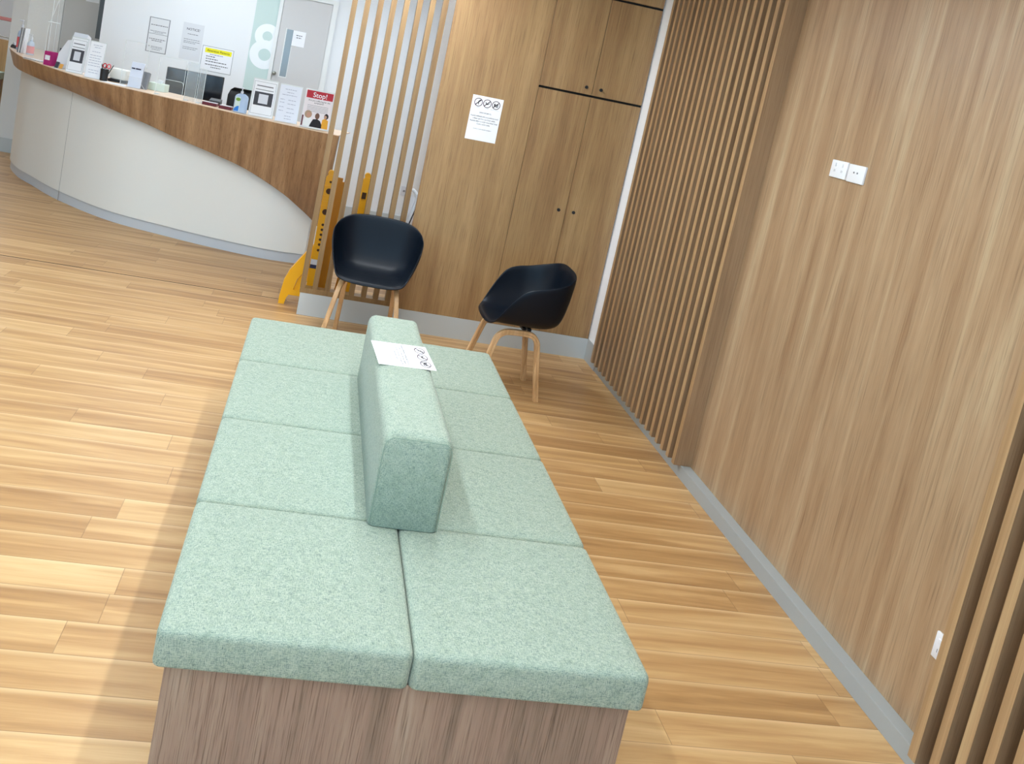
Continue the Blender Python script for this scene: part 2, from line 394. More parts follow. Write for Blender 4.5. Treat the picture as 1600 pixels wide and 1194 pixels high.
# ------------------------------------------------------------------ cupboards on the back wall
cup = thing('tall_cupboard', 'oak laminate wall of tall cupboard doors with small black knobs', 'cupboard', (0, 0, 0))
bm = box(-1.35, -.001, .024, .62, 0, 2.7); obj('carcass', bm, M_dark, cup)
obj('side_panel', box(-1.362, -1.3502, .024, .63, 0, 2.7), M_white, cup)
obj('fixed_panel', box(-1.389, -.7375, 0, .0235, .1495, 2.699), M_wood, cup)
def door(x0, x1, z0, z1, kn):
    d = obj('door', box(x0, x1, 0, .0235, z0, z1, .001, 1), M_wood, cup)
    if kn:
        bm = bmesh.new(); cyl(bm, (kn[0], -.006, kn[1]), .0045, .013, 'y', 12); cyl(bm, (kn[0], -.017, kn[1]), .011, .011, 'y', 18)
        obj('knob', bm, M_black, d, True)
door(-.7345, -.3685, .1495, 1.806, (-.4228, 1.017)); door(-.3655, -.009, .1495, 1.806, (-.3159, 1.017))
door(-.7345, -.3685, 1.821, 2.464, (-.4174, 1.868)); door(-.3655, -.009, 1.821, 2.464, (-.3147, 1.868))
door(-.7345, -.3685, 2.479, 2.699, None); door(-.3655, -.009, 2.479, 2.699, None)

# ------------------------------------------------------------------ slat panels on the right wall
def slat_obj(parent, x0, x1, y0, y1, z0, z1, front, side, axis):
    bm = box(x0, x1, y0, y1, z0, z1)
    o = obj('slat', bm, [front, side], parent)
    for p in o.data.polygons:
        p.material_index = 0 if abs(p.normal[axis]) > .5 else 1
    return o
ps = thing('slat_wall_panel', 'run of vertical oak slats on the right wall beside the cupboards', 'wall slats', (0, 0, 0))
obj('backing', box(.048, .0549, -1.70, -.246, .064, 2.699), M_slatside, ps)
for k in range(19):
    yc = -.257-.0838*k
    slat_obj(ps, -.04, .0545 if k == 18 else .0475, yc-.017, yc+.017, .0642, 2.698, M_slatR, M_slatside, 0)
ps2 = thing('slat_wall_panel', 'run of vertical oak slats nearest the viewer in the lower right', 'wall slats', (0, 0, 0))
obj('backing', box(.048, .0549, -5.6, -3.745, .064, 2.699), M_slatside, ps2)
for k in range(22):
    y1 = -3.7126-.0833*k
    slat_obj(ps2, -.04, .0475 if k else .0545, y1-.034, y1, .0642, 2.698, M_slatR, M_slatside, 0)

# ------------------------------------------------------------------ slat screen left of the cupboards
sc = thing('slat_screen', 'open oak slat screen on a grey plinth left of the cupboards', 'screen', (0, 0, 0))
obj('plinth', box(-2.0405, -1.3895, .0, .09, 0, .152), M_skirt, sc)
obj('bottom_rail', box(-2.046, -1.3895, .003, .085, .1525, .186), M_slat, sc)
for k in range(8):
    x = -2.048+.0826*k
    obj('slat', box(x, x+.034, .004, .066, .1862, 2.699), M_slat, sc)

# ------------------------------------------------------------------ island bench
be = thing('waiting_bench', 'long back-to-back waiting bench with green woven cushions on a wood laminate base', 'bench', (-1.667, -2.812, 0))
be.scale = (1.004, 1, 1)
obj('base', box(-.567, .567, -1.18, 1.17, 0, .353, .001, 1), M_bench, be)
prof = [(.006, 0), (.001, .003), (0, .008), (0, .080), (.002, .089), (.006, .095), (.013, .0985), (.04, .100), (.09, .1015), (.17, .1025)]
cu0 = None
for j in range(4):
    for i in (0, 1):
        if cu0 is None:
            o = obj('seat_cushion', stack(.5955, .601, prof, .022, (0, 0, 0)), M_fab, be, True, 60); cu0 = o
        else:
            o = cu0.copy(); C.objects.link(o); o.parent = be
        o.location = (-.2985+.597*i, -.9015+.601*j, .3535)
        o.scale = (1, .9995, .955)
bprof = [(.006, 0), (0, .006), (0, .258), (.003, .272), (.009, .284), (.020, .2925), (.04, .296), (.06, .297)]
bo = obj('backrest', stack(.211, 1.212, bprof, .022, (0, 0, 0)), M_fab, be, True, 60)
bo.location = (.008, -.036, .4475)
# stitched seams round the near end of the backrest
bm = bmesh.new()
tube(bm, [(-.0935, -.6405, .459), (-.0935, -.6405, .70), (-.088, -.6395, .722), (-.072, -.637, .733), (.088, -.637, .733), (.104, -.6395, .722), (.1095, -.6405, .70), (.1095, -.6405, .459)], .0012, 6)
obj('piping', bm, mat('seam_green', (128, 150, 134), .9), bo)
bo_p = bpy.data.objects['piping']; bo_p.location = (-.008, .03, -.4475)

# ------------------------------------------------------------------ notices
def icon_set(cx, cz, s, ink, redm, root):
    rings = bmesh.new(); fig = bmesh.new()
    for q in (-1, 0, 1):
        x = cx+q*2.12*s; flat_ring(rings, x, cz, s, .16*s)
        c, w = .68*s, .07*s
        flat_poly(rings, [(x-c-w, cz-c+w), (x-c+w, cz-c-w), (x+c+w, cz+c-w), (x+c-w, cz+c+w)], -.0009)
    y = -.0011
    x = cx-2.12*s                       # climbing figure
    flat_poly(fig, ellp(x+.28*s, cz+.5*s, .14*s, .14*s), y)
    flat_poly(fig, [(x-.05*s, cz+.38*s), (x+.32*s, cz+.34*s), (x+.12*s, cz-.1*s), (x-.12*s, cz-.12*s)], y)
    flat_poly(fig, [(x+.1*s, cz-.05*s), (x+.16*s, cz-.55*s), (x+.02*s, cz-.55*s), (x-.08*s, cz-.1*s)], y)
    flat_poly(fig, [(x-.1*s, cz-.02*s), (x-.5*s, cz-.3*s), (x-.42*s, cz-.42*s), (x, cz-.14*s)], y)
    flat_poly(fig, [(x+.3*s, cz+.3*s), (x+.58*s, cz+.44*s), (x+.56*s, cz+.54*s), (x+.24*s, cz+.42*s)], y)
    x = cx                               # lying figure
    flat_poly(fig, [(x-.5*s, cz+.34*s), (x-.34*s, cz+.34*s), (x-.1*s, cz-.02*s), (x+.2*s, cz-.02*s), (x+.46*s, cz+.2*s), (x+.6*s, cz-.02*s), (x+.5*s, cz-.06*s), (x+.42*s, cz+.04*s), (x+.22*s, cz-.24*s), (x-.26*s, cz-.24*s)], y)
    x = cx+2.12*s                        # cup and burger
    flat_poly(fig, [(x-.52*s, cz+.34*s), (x-.16*s, cz+.34*s), (x-.22*s, cz-.4*s), (x-.46*s, cz-.4*s)], y)
    flat_poly(fig, ellp(x+.2*s, cz+.0*s, .34*s, .26*s, 12, 0, PI), y)
    flat_poly(fig, [(x-.12*s, cz-.06*s), (x+.52*s, cz-.06*s), (x+.52*s, cz-.16*s), (x-.12*s, cz-.16*s)], y)
    flat_poly(fig, [(x-.12*s, cz-.22*s), (x+.52*s, cz-.22*s), (x+.44*s, cz-.42*s), (x-.04*s, cz-.42*s)], y)
    obj('prohibition_ring', rings, redm, root); obj('pictogram', fig, ink, root)

def bars(root, rows, m, name='printed_line'):
    """lines of print too small to read: (x0,x1,z,h)"""
    bm = bmesh.new()
    for x0, x1, z, h in rows:
        x = x0
        while x < x1-.001:
            w = min(random.uniform(.008, .022)*(h/.003)**.3, x1-x)
            flat_box(bm, x, x+w, z-h/2, z+h/2); x += w+h*.7
    return obj(name, bm, m, root)

M_ring = mat('dark_maroon_ring', (70, 44, 54), .8)
def house_rules(label, w=.21, h=.297):
    t = thing('paper_notice', label, 'notice')
    obj('sheet', box(-w/2, w/2, -.0004, 0, 0, h), M_paper, t)
    icon_set(0, .252, .0285, M_ink, M_ring, t)
    obj('lettering', text_mesh([
        ('NO CLIMBING', -.062, .217, .006, 'CENTER', 0), ('NO LYING', 0, .217, .006, 'CENTER', 0), ('NO FOOD OR DRINKS', .061, .217, .006, 'CENTER', 0),
        ('DEAR PATIENTS,', 0, .186, .0112, 'CENTER', .028),
        ('PLEASE REFRAIN FROM JUMPING AND', 0, .160, .0112, 'CENTER', .034), ('LYING ON THE SEATING AREA.', 0, .143, .0112, 'CENTER', .034),
        ('PLEASE HELP US KEEP OUR PRACTICE', 0, .126, .0112, 'CENTER', .034), ('CLEAN AND SAFE.', 0, .109, .0112, 'CENTER', .034),
        ('SAFETY IS OUR HIGHEST PRIORITY', 0, .076, .0080, 'CENTER', .028)]), M_ink, t)
    return t
n1 = house_rules('white printed notice with three prohibition symbols stuck on the cupboard wall')
n1.location = (-1.0535, -.0008, 1.3773)
n2 = house_rules('white printed notice with three prohibition symbols lying on top of the bench backrest')
ca, sa = math.cos(.07), math.sin(.07)
n2.rotation_euler = Matrix(((sa, 0, ca), (-ca, 0, sa), (0, -1, 0))).to_euler(); n2.scale = (.25/.21, 1, .213/.297)
n2.location = (-1.766, -2.750, .7455)

# ------------------------------------------------------------------ power points
def gpo(y, z, w, h, label, kind):
    t = thing('power_point', label, 'power point', (.0549, y, z), (0, 0, PI/2*-1), None)
    # local: x along wall (toward viewer), -y out of the wall
    bm = box(-w/2, w/2, -.010, 0, -h/2, h/2, .003, 2); obj('cover_plate', bm, M_gpo, t, True)
    bm = bmesh.new()
    if kind == 'two':
        for q in (-1, 1): bx(bm, q*.012-.0035, q*.012+.0035, -.0125, -.0098, .001, .008, .001, 1)
        obj('socket_slot', bm, M_gpog, t)
    elif kind == 'sock':
        for q in (-1, 1):
            x = q*w*.22
            bx(bm, x-.0045, x-.003, -.0104, -.0098, -.012, -.002); bx(bm, x+.003, x+.0045, -.0104, -.0098, -.012, -.002)
        obj('socket_slot', bm, M_gpog, t)
        bm = bmesh.new()
        for q in (-1, 1): bx(bm, q*w*.22-.005, q*w*.22+.005, -.014, -.0098, h*.14, h*.34, .001, 1)
        obj('rocker_switch', bm, M_gpo, t)
    else:
        obj('rocker_switch', box(-.008, .008, -.0135, -.0098, .012, .026, .001, 1), M_gpo, t)
        bm = bmesh.new(); bx(bm, -.006, -.004, -.0104, -.0098, -.02, -.008); bx(bm, .004, .006, -.0104, -.0098, -.02, -.008)
        obj('socket_slot', bm, M_gpog, t)
    return t
gpo(-2.411, 1.722, .120, .074, 'white power point high on the wood wall, left one of the pair', 'sock')
gpo(-2.540, 1.720, .118, .074, 'white data outlet high on the wood wall, right one of the pair', 'two')
gpo(-3.620, .367, .052, .085, 'small white power point low on the wood wall beside the near slats', 'one')
tt = thing('power_point', 'small white power point on the white wall behind the slat screen', 'power point', (-1.107, 3.6499, .424))
obj('cover_plate', box(-.036, .036, -.01, 0, -.05, .05, .002, 1), M_lgrey, tt); obj('rocker_switch', box(-.012, .012, -.0135, -.0102, -.01, .012), M_mgrey, tt)

# ------------------------------------------------------------------ armchairs
def rim_points():
    half = [(0, .262, .792), (.13, .258, .788), (.215, .235, .772), (.272, .17, .742), (.296, .07, .712), (.298, -.02, .694), (.291, -.09, .664),
            (.273, -.148, .596), (.248, -.195, .518), (.216, -.236, .450), (.16, -.262, .428), (.08, -.270, .421), (0, -.272, .420)]
    half = [(x, y*.93, z) for x, y, z in half]
    full = half + [(-x, y, z) for x, y, z in half[-2:0:-1]]
    n = 6; P = [Vector(p) for p in full]; k = len(P); out = []
    for i in range(k):
        p0, p1, p2, p3 = P[i-1], P[i], P[(i+1) % k], P[(i+2) % k]
        for q in range(n):
            t = q/n
            out.append(.5*((2*p1)+(-p0+p2)*t+(2*p0-5*p1+4*p2-p3)*t*t+(-p0+3*p1-3*p2+p3)*t**3))
    return out
def make_chair(label):
    t = thing('armchair', label, 'armchair')
    bm = bmesh.new(); rim = rim_points(); rings = []
    steps = [0, .15, .32, .48, .62, .73, .82, .89, .95, 1.0]
    for s in steps:
        ring = []
        for p in rim:
            back = max(0, p.y/.245)
            sx = .235 if abs(p.x) > 0 else .2
            h = max(p.z-.432, 0)
            # plan position: seat spreads quickly, then walls rise with slight flare
            fl = s if s < .62 else None
            seat_r = Vector((p.x*.80, p.y*(.86 if p.y > 0 else .965)-.0, 0))
            if s <= .73:
                q = s/.73; x, y = seat_r.x*q, seat_r.y*q
                z = .428 + .012*q*q + h*.10*q**5
                if p.y > 0: z -= .012*q*(1-q)*4*back*.5
            else:
                q = (s-.73)/.27; a = q
                x = seat_r.x + (p.x-seat_r.x)*(1-(1-a)**1.7); y = seat_r.y + (p.y-seat_r.y)*(1-(1-a)**1.4 if p.y > 0 else a)
                z = .428+.012+h*.10 + (p.z-.440-h*.10)*a**1.25
            ring.append((x, y, z))
        rings.append(ring)
    c = bm.verts.new((0, 0, .428)); V = []
    for r in rings[1:]: V.append([bm.verts.new(q) for q in r])
    k = len(rim)
    for i in range(k): bm.faces.new([c, V[0][(i+1) % k], V[0][i]])
    for A, B in zip(V, V[1:]):
        for i in range(k): bm.faces.new([A[i], A[(i+1) % k], B[(i+1) % k], B[i]])
    bmesh.ops.recalc_face_normals(bm, faces=bm.faces[:])
    o = obj('shell', bm, M_shell, t, True, 180)
    md = o.modifiers.new('thick', 'SOLIDIFY'); md.thickness = .009; md.offset = 0
    md = o.modifiers.new('soft', 'SUBSURF'); md.levels = 1; md.render_levels = 1
    # bracket under the seat
    bm = box(-.13, .13, -.012, .012, .398, .416, .003, 1); bx(bm, -.13, .13, .02, .044, .398, .418, .003, 1); bx(bm, -.012, .012, -.02, .12, .402, .42)
    obj('mounting_bracket', bm, M_black, t)
    for s in (-1, 1):
        pts = [(s*.250, -.262, 0), (s*.222, -.222, .17), (s*.196, -.184, .325), (s*.187, -.165, .364), (s*.180, -.135, .386), (s*.174, -.10, .393),
               (s*.166, -.03, .394), (s*.162, .02, .392), (s*.162, .055, .383), (s*.165, .080, .355), (s*.168, .092, .31), (s*.174, .118, .16), (s*.180, .148, 0)]
        bm = bmesh.new(); P = catmull(pts, 5)
        # laminated rectangular section
        rings = []
        for i, p in enumerate(P):
            tg = (P[min(i+1, len(P)-1)]-P[max(i-1, 0)]).normalized(); a = Vector((1, 0, 0)); a = (a-tg*a.dot(tg)).normalized(); b_ = tg.cross(a).normalized()
            w, d = .0155, .0165
            sec = [(-w, -d*.8), (-w*.75, -d), (w*.75, -d), (w, -d*.8), (w, -d*.12), (w*.8, 0), (w, d*.12), (w, d*.8), (w*.75, d), (-w*.75, d), (-w, d*.8), (-w, d*.12), (-w*.8, 0), (-w, -d*.12)]
            rings.append([bm.verts.new(p+a*u+b_*v) for u, v in sec])
        kk = len(rings[0])
        for A, B in zip(rings, rings[1:]):
            for i in range(kk): bm.faces.new([A[i], A[(i+1) % kk], B[(i+1) % kk], B[i]])
        bm.faces.new(rings[0][::-1]); bm.faces.new(rings[-1]); bmesh.ops.recalc_face_normals(bm, faces=bm.faces[:])
        for v in bm.verts: v.co.z = max(v.co.z, .0)
        obj('leg', bm, M_leg, t, True, 30)
    return t
ch = make_chair('black shell armchair with bent oak legs facing the viewer in front of the slat screen')
ch.scale = (.96, .92, .985); ch.location = (-1.622, -.342, 0); ch.rotation_euler = (0, 0, math.radians(-6)); ch['group'] = 'black shell armchairs'
ch2 = copy_tree(ch); ch2['label'] = 'black shell armchair with bent oak legs turned sideways in front of the cupboards'
ch2.scale = (.96, .97, 1.0); ch2.location = (-.732, -.82, 0); ch2.rotation_euler = (0, 0, math.radians(-90))

# ------------------------------------------------------------------ yellow folding barrier behind the screen
yb = thing('folding_barrier', 'yellow plastic expanding barrier folded up behind the slat screen', 'barrier', (-1.97, .19, 0))
def post(x, y, w, d, top, name='post', holes=True):
    bm = bmesh.new()
    o = [(-w/2, .06), (w/2, .06), (w/2, top-.02), (w/2-.012, top), (-w/2+.012, top), (-w/2, top-.02)]
    prism(bm, [(x+a, b) for a, b in o], y-d/2, y+d/2, 'y')
    p = obj(name, bm, M_yel, yb)
    if holes:
        bm = bmesh.new()
        for z, r in ((.835, .020), (.69, .020), (.60, .009), (.565, .009), (.53, .009), (.495, .009), (.46, .009), (.42, .009), (.90, .008)):
            cyl(bm, (x+.004, y-d/2-.0006, z), r, .0016, 'y', 18)
        obj('hole', bm, mat('barrier_hole_shadow', (74, 42, 10), .7), p)
        bm = bmesh.new()
        for z in (.87, .80, .76, .73): bx(bm, x-w/2-.002, x+w/2+.002, y-d/2-.004, y-d/2, z-.004, z+.004)
        obj('rib', bm, M_yel, p)
    bm = bmesh.new(); cyl(bm, (x, y, top+.012), .022, d*.8, 'y', 20); obj('hook', bm, M_yel, p, True)
    return p
p1 = post(-.005, 0, .062, .05, .945)
obj('label_band', box(-.0365, .0265, -.0262, .0262, .315, .352), M_lgrey, yb); obj('label_band', box(-.0366, .0266, -.0263, .0263, .288, .314), M_navy, yb)
post(.25, .16, .056, .05, .95, holes=False)
bm = bmesh.new(); bx(bm, .232, .262, .13, .1345, .80, .845)
obj('slot', bm, mat('slot_shadow', (60, 36, 12), .7), yb)
for k, (x, y, z0, z1) in enumerate([(.060, .05, .10, .93), (.098, .075, .09, .90), (.105, .09, .12, .62), (.135, .10, .08, .58), (.175, .12, .08, .52), (.205, .14, .1, .6)]):
    bm = bmesh.new(); s = .03 if k % 2 else -.02
    w_ = .019 if k < 2 else .012; s = .006 if k < 2 else s
    prism(bm, [(x-w_-s, z0), (x+w_-s, z0), (x+w_+s*.3, z1), (x-w_+s*.3, z1)], y-.012, y+.012, 'y')
    cyl(bm, (x-s, y, z0), .014, .03, 'y', 12)
    obj('lattice_slat', bm, M_yeld, yb)
bm = bmesh.new()                                         # splayed foot
foot = [(-.205, 0), (-.165, 0), (-.158, .045), (-.145, .07), (-.02, .07), (-.02, .115), (-.12, .112), (-.105, .19), (-.03, .30), (-.02, .35), (-.03, .45), (-.05, .425), (-.10, .35), (-.165, .245), (-.192, .17), (-.205, .05)]
A = foot
prism(bm, A, .0, .045, 'y'); obj('foot', bm, M_yel, yb)
bm = bmesh.new(); prism(bm, [(-.118, .112), (-.10, .19), (-.03, .29), (-.022, .22), (-.05, .16), (-.022, .13), (-.022, .112)], .012, .03, 'y'); obj('web', bm, M_yel, yb)
bm = bmesh.new(); prism(bm, [(.02, 0), (.36, 0), (.36, .03), (.02, .06)], .02, .06, 'y'); obj('foot', bm, M_yeld, yb)
# white curved thing leaning behind the last gap
wt = thing('folded_chair', 'white folded chair leaning behind the right end of the slat screen', 'chair', (-1.425, .20, 0))
bm = bmesh.new()
tube(bm, catmull([(.0, .06, 0), (.005, .05, .25), (.008, .03, .5), (.010, .01, .70), (.034, 0, .82), (.046, 0, .90), (.036, 0, .935), (.012, 0, .955), (-.02, .0, .958), (-.035, .0, .94)], 5), .012, 10)
obj('frame', bm, M_white, wt, True)
bm = bmesh.new(); prism(bm, [(-.02, .52), (.004, .52), (.030, .80), (.036, .90), (.018, .925), (.0, .92)], .012, .022, 'y'); obj('back_panel', bm, M_white, wt)
bm = bmesh.new(); tube(bm, [(.02, .03, .4), (.026, .02, .7), (.056, .01, .84), (.058, .01, .9)], .004, 8); obj('black_edge', bm, M_black, wt)
wt.location.x = -1.427; wt.location.y = .10

# ------------------------------------------------------------------ reception desk
T = [(-5.16, 4.08), (-5.24, 3.90), (-5.235, 3.60), (-4.975, 2.991), (-4.7794, 2.6152), (-4.482, 2.2083), (-4.2595, 1.9441), (-4.0309, 1.7257), (-3.7036, 1.5435), (-3.3537, 1.3956), (-3.0427, 1.2758), (-2.7454, 1.1386), (-2.4571, 1.03), (-2.2483, .9811), (-2.0429, .9278), (-1.957, .908)]
B = [(-5.00, 3.95), (-5.05, 3.72), (-5.03, 3.40), (-4.8295, 2.984), (-4.6209, 2.7104), (-4.2509, 2.257), (-3.7153, 1.7977), (-3.1794, 1.5698), (-2.7963, 1.4449), (-2.42, 1.3624), (-2.20, 1.362), (-2.045, 1.3908)]
F = [(-5.10, 4.02, 1.03), (-5.14, 3.80, 1.03), (-5.12, 3.42, 1.02), (-4.934, 2.966, 1.009), (-4.763, 2.725, 1.0), (-4.565, 2.473, .993), (-4.299, 2.164, .990), (-4.125, 1.996, .978), (-3.921, 1.821, .957), (-3.719, 1.685, .927), (-3.491, 1.587, .892), (-3.18, 1.473, .827), (-2.896, 1.373, .776), (-2.614, 1.284, .712), (-2.328, 1.242, .593), (-2.186, 1.259, .506), (-2.043, 1.283, .405), (-1.965, 1.28, .335)]
def resample(P, n):
    P = catmull([(*p, 0) if len(p) == 2 else p for p in P], 10); d = [0]
    for a, b_ in zip(P, P[1:]): d.append(d[-1]+(b_-a).length)
    out = []; j = 0
    for i in range(n):
        s = d[-1]*i/(n-1)
        while j < len(d)-2 and d[j+1] < s: j += 1
        f = (s-d[j])/max(d[j+1]-d[j], 1e-9); out.append(P[j].lerp(P[j+1], f))
    return out
N = 70
Ts, Bs, Fs = resample(T, N), resample(B, N), resample(F, N)
def offc(P, d):
    o = []
    for i in range(len(P)):
        t = (P[min(i+1, len(P)-1)]-P[max(i-1, 0)]); t.z = 0; t.normalize(); o.append(P[i]+Vector((-t.y, t.x, 0))*d)
    return o
def ribbon(top, bot, d):
    """solid curved board between two space curves, thickness d inward"""
    bm = bmesh.new(); ti, bi = offc(top, d), offc(bot, d)
    L = [[bm.verts.new(p) for p in r] for r in (top, bot, bi, ti)]
    n = len(top)
    for i in range(n-1):
        for a in range(4):
            b_ = (a+1) % 4
            bm.faces.new([L[a][i], L[a][i+1], L[b_][i+1], L[b_][i]])
    bm.faces.new([L[a][0] for a in range(4)]); bm.faces.new([L[a][-1] for a in (3, 2, 1, 0)])
    bmesh.ops.recalc_face_normals(bm, faces=bm.faces[:])
    return bm
dk = thing('reception_desk', 'curved white reception desk with sweeping oak fascia', 'desk', (0, 0, 0))
zT = 1.15
def Z(P, z): return [Vector((p.x, p.y, z)) for p in P]
obj('fascia', ribbon(Z(Ts, zT-.006), Fs, .03), M_desk, dk, True, 60)
obj('counter_top', ribbon(Z(offc(Ts, -.002), zT), Z(offc(Ts, -.002), zT-.0058), .42), M_top, dk, True, 30)
obj('front_panel', ribbon(Z(Bs, 1.10), Z(Bs, .0845), .03), M_deskw, dk, True, 60)
obj('kick_plate', ribbon(Z(offc(Bs, .012), .084), Z(offc(Bs, .012), 0), .02), M_kick, dk, True, 60)
bm = bmesh.new(); j = int(N*.435)
# vertical joint in the front panel
pj = min(range(N), key=lambda i: abs(Bs[i].x+4.235)); pq = Bs[pj]; tq = (Bs[pj+1]-Bs[pj-1]).normalized(); nq = Vector((tq.y, -tq.x, 0))
q0 = pq+nq*.0006
prism(bm, [(q0.x-tq.x*.002, q0.y-tq.y*.002), (q0.x+tq.x*.002, q0.y+tq.y*.002), (q0.x+tq.x*.002-nq.x*.004, q0.y+tq.y*.002-nq.y*.004), (q0.x-tq.x*.002-nq.x*.004, q0.y-tq.y*.002-nq.y*.004)], .0, 1.05, 'z')
obj('panel_joint', bm, mat('joint_shadow_grey', (150, 150, 148), .8), dk)
obj('end_panel', box(-2.043, -1.985, 1.42, 1.95, 0, 1.08), M_white, dk)
Wk = ribbon(Z(offc(Ts, .45)[24:62], .75), Z(offc(Ts, .45)[24:62], .72), .45); obj('work_surface', Wk, M_top, dk)
obj('support_leg', box(-3.62, -3.58, 2.05, 2.3, 0, .719), M_white, dk)

# ------------------------------------------------------------------ rear wall: doors, band, notices
struct('trim_4', box(-2.958, -2.70, 3.6485, 3.6499, 0, 2.69), M_mint)
bm = bmesh.new()
for (ex, ez, ro, ri, yy) in ((-2.797, 1.754, .128, .050, 3.6478), (-2.797, 1.563, .152, .062, 3.6476)):
    a = [bm.verts.new((ex+ro*math.cos(2*PI*i/48), yy, ez+ro*.98*math.sin(2*PI*i/48))) for i in range(48)]
    b = [bm.verts.new((ex+ri*math.cos(2*PI*i/48), yy, ez+ri*math.sin(2*PI*i/48))) for i in range(48)]
    for i in range(48): bm.faces.new([a[i], a[(i+1) % 48], b[(i+1) % 48], b[i]])
for v in list(bm.verts):
    if v.co.x > -2.7285: v.co.x = -2.7285
o8 = obj('wall_numeral', bm, mat('numeral_white', (242, 246, 247), .6)); tag(o8, 'large white numeral 8 on the pale green wall band beside the door', 'numeral')
d1 = struct('door_1', box(-2.690, -2.195, 3.6345, 3.6499, .01, 2.2), M_doorg)
bm = bmesh.new(); bx(bm, -2.728, -2.692, 3.620, 3.6499, 0, 2.245); bx(bm, -2.193, -2.140, 3.620, 3.6499, 0, 2.245); bx(bm, -2.692, -2.193, 3.620, 3.6499, 2.202, 2.245)
obj('door_frame', bm, M_frame, d1)
obj('glass_strip', box(-2.612, -2.546, 3.6325, 3.6344, 1.38, 1.868), M_glassg, d1)
bm = bmesh.new(); bx(bm, -2.622, -2.612, 3.631, 3.6344, 1.37, 1.878); bx(bm, -2.546, -2.540, 3.631, 3.6344, 1.37, 1.70); bx(bm, -2.612, -2.546, 3.631, 3.6344, 1.37, 1.38)
obj('glazing_bead', bm, M_frame, d1)
bm = bmesh.new(); cyl(bm, (-2.668, 3.628, 1.40), .022, .012, 'y', 24); cyl(bm, (-2.668, 3.60, 1.40), .009, .05, 'y', 12); bmesh.ops.create_uvsphere(bm, u_segments=16, v_segments=10, radius=.019, matrix=Matrix.Translation((-2.668, 3.575, 1.40)))
obj('door_knob', bm, M_metal, d1, True)
d2 = struct('door_2', box(-4.93, -4.445, 4.135, 4.1499, .01, 2.2), mat('grey_office_door', (200, 199, 194), .5))
bm = bmesh.new(); bx(bm, -4.965, -4.932, 4.12, 4.1499, 0, 2.24); bx(bm, -4.443, -4.421, 4.12, 4.1499, 0, 2.24); bx(bm, -4.932, -4.443, 4.12, 4.1499, 2.202, 2.24); obj('door_frame', bm, M_frame, d2)
obj('glass_strip', box(-4.583, -4.513, 4.1325, 4.1349, 1.37, 1.9), M_glassd, d2)
bm = bmesh.new(); cyl(bm, (-4.464, 4.128, 1.388), .024, .014, 'y', 24); cyl(bm, (-4.464, 4.10, 1.388), .009, .05, 'y', 12); bmesh.ops.create_uvsphere(bm, u_segments=16, v_segments=10, radius=.020, matrix=Matrix.Translation((-4.464, 4.075, 1.388)))
obj('door_knob', bm, M_metal, d2, True)

def wall_notice(x0, x1, z0, z1, y, label, name='paper_notice', paper=M_paper):
    t = thing(name, label, 'notice', ((x0+x1)/2, y, z0)); w, h = x1-x0, z1-z0
    obj('sheet', box(-w/2, w/2, -.0006, 0, 0, h), paper, t); return t, w, h
M_lam = mat('laminated_sheet_grey', (222, 223, 225), .35)
t, w, h = wall_notice(-3.968, -3.766, 1.367, 1.717, 3.6495, 'tall white notice with a grey printed border, leftmost on the rear wall', paper=mat('notice_offwhite', (228, 229, 230), .6))
bm = bmesh.new()
for a in ((-w/2, -w/2+.008, 0, h), (w/2-.008, w/2, 0, h), (-w/2, w/2, 0, .006), (-w/2, w/2, h-.006, h)): flat_box(bm, *a, y=-.0008)
flat_box(bm, -w/2+.01, w/2-.01, .185, .189, y=-.0008)
obj('printed_border', bm, M_gridframe, t)
bars(t, [(-.08, .085, .275, .008), (-.06, .06, .045, .004), (-.04, .04, .03, .004)], M_inkg); bars(t, [(-.08, .075, .215, .005), (-.05, .05, .202, .004), (-.08, .08, .135, .007), (-.055, .05, .118, .007), (-.08, .06, .058, .005)], M_inkg)
t, w, h = wall_notice(-3.636, -3.428, 1.360, 1.731, 3.6495, 'grey laminated notice headed NOTICE! in the middle of the rear wall', paper=M_lam)
obj('lettering', text_mesh([('NOTICE!', .0, h-.062, .034, 'CENTER', .008)], .0012), M_slate, t)
bars(t, [(-.05, .055, h-.11, .006), (-.08, .08, h-.165, .005), (-.08, .08, h-.185, .005), (-.08, .04, h-.2, .005), (-.08, .07, h-.245, .005), (-.08, .05, h-.262, .005)], M_inkg)
t, w, h = wall_notice(-3.415, -3.101, 1.287, 1.539, 3.6485, 'landscape notice with a yellow highlighted heading on the rear wall above the monitor')
bm = bmesh.new(); flat_box(bm, -.128, .138, h-.066, h-.018, y=-.0008); obj('highlight', bm, M_hl, t)
bm = bmesh.new()
for a in ((-w/2, -w/2+.004, 0, h), (w/2-.004, w/2, 0, h), (-w/2, w/2, 0, .004), (-w/2, w/2, h-.004, h)): flat_box(bm, *a, y=-.0008)
obj('printed_border', bm, M_gridframe, t)
obj('lettering', text_mesh([('Attention Patients', .005, h-.043, .031, 'CENTER', .008)], .0014), mat('olive_ink', (70, 66, 10), .8), t)
bars(t, [(-.075, .06, h-.08, .006)], mat('blue_grey_ink', (120, 124, 160), .8))
bars(t, [(-.11, -.02, h-.102, .008), (-.11, .01, h-.127, .008), (-.11, .1, h-.152, .008), (-.11, .12, h-.184, .008), (-.05, .05, h-.208, .008)], M_slate)
t, w, h = wall_notice(-2.5455, -2.4155, 1.711, 1.868, 3.6305, 'small white paper taped on the grey door beside its glass strip')
bars(t, [(-.03, .03, h-.045, .008), (-.025, .025, h-.068, .008)], M_slate)
t, w, h = wall_notice(-4.724, -4.592, 1.735, 1.90, 4.1325, 'white paper stuck on the grey door at the far left of the counter')
bars(t, [(-.04, .04, h-.05, .006)], M_inkg)

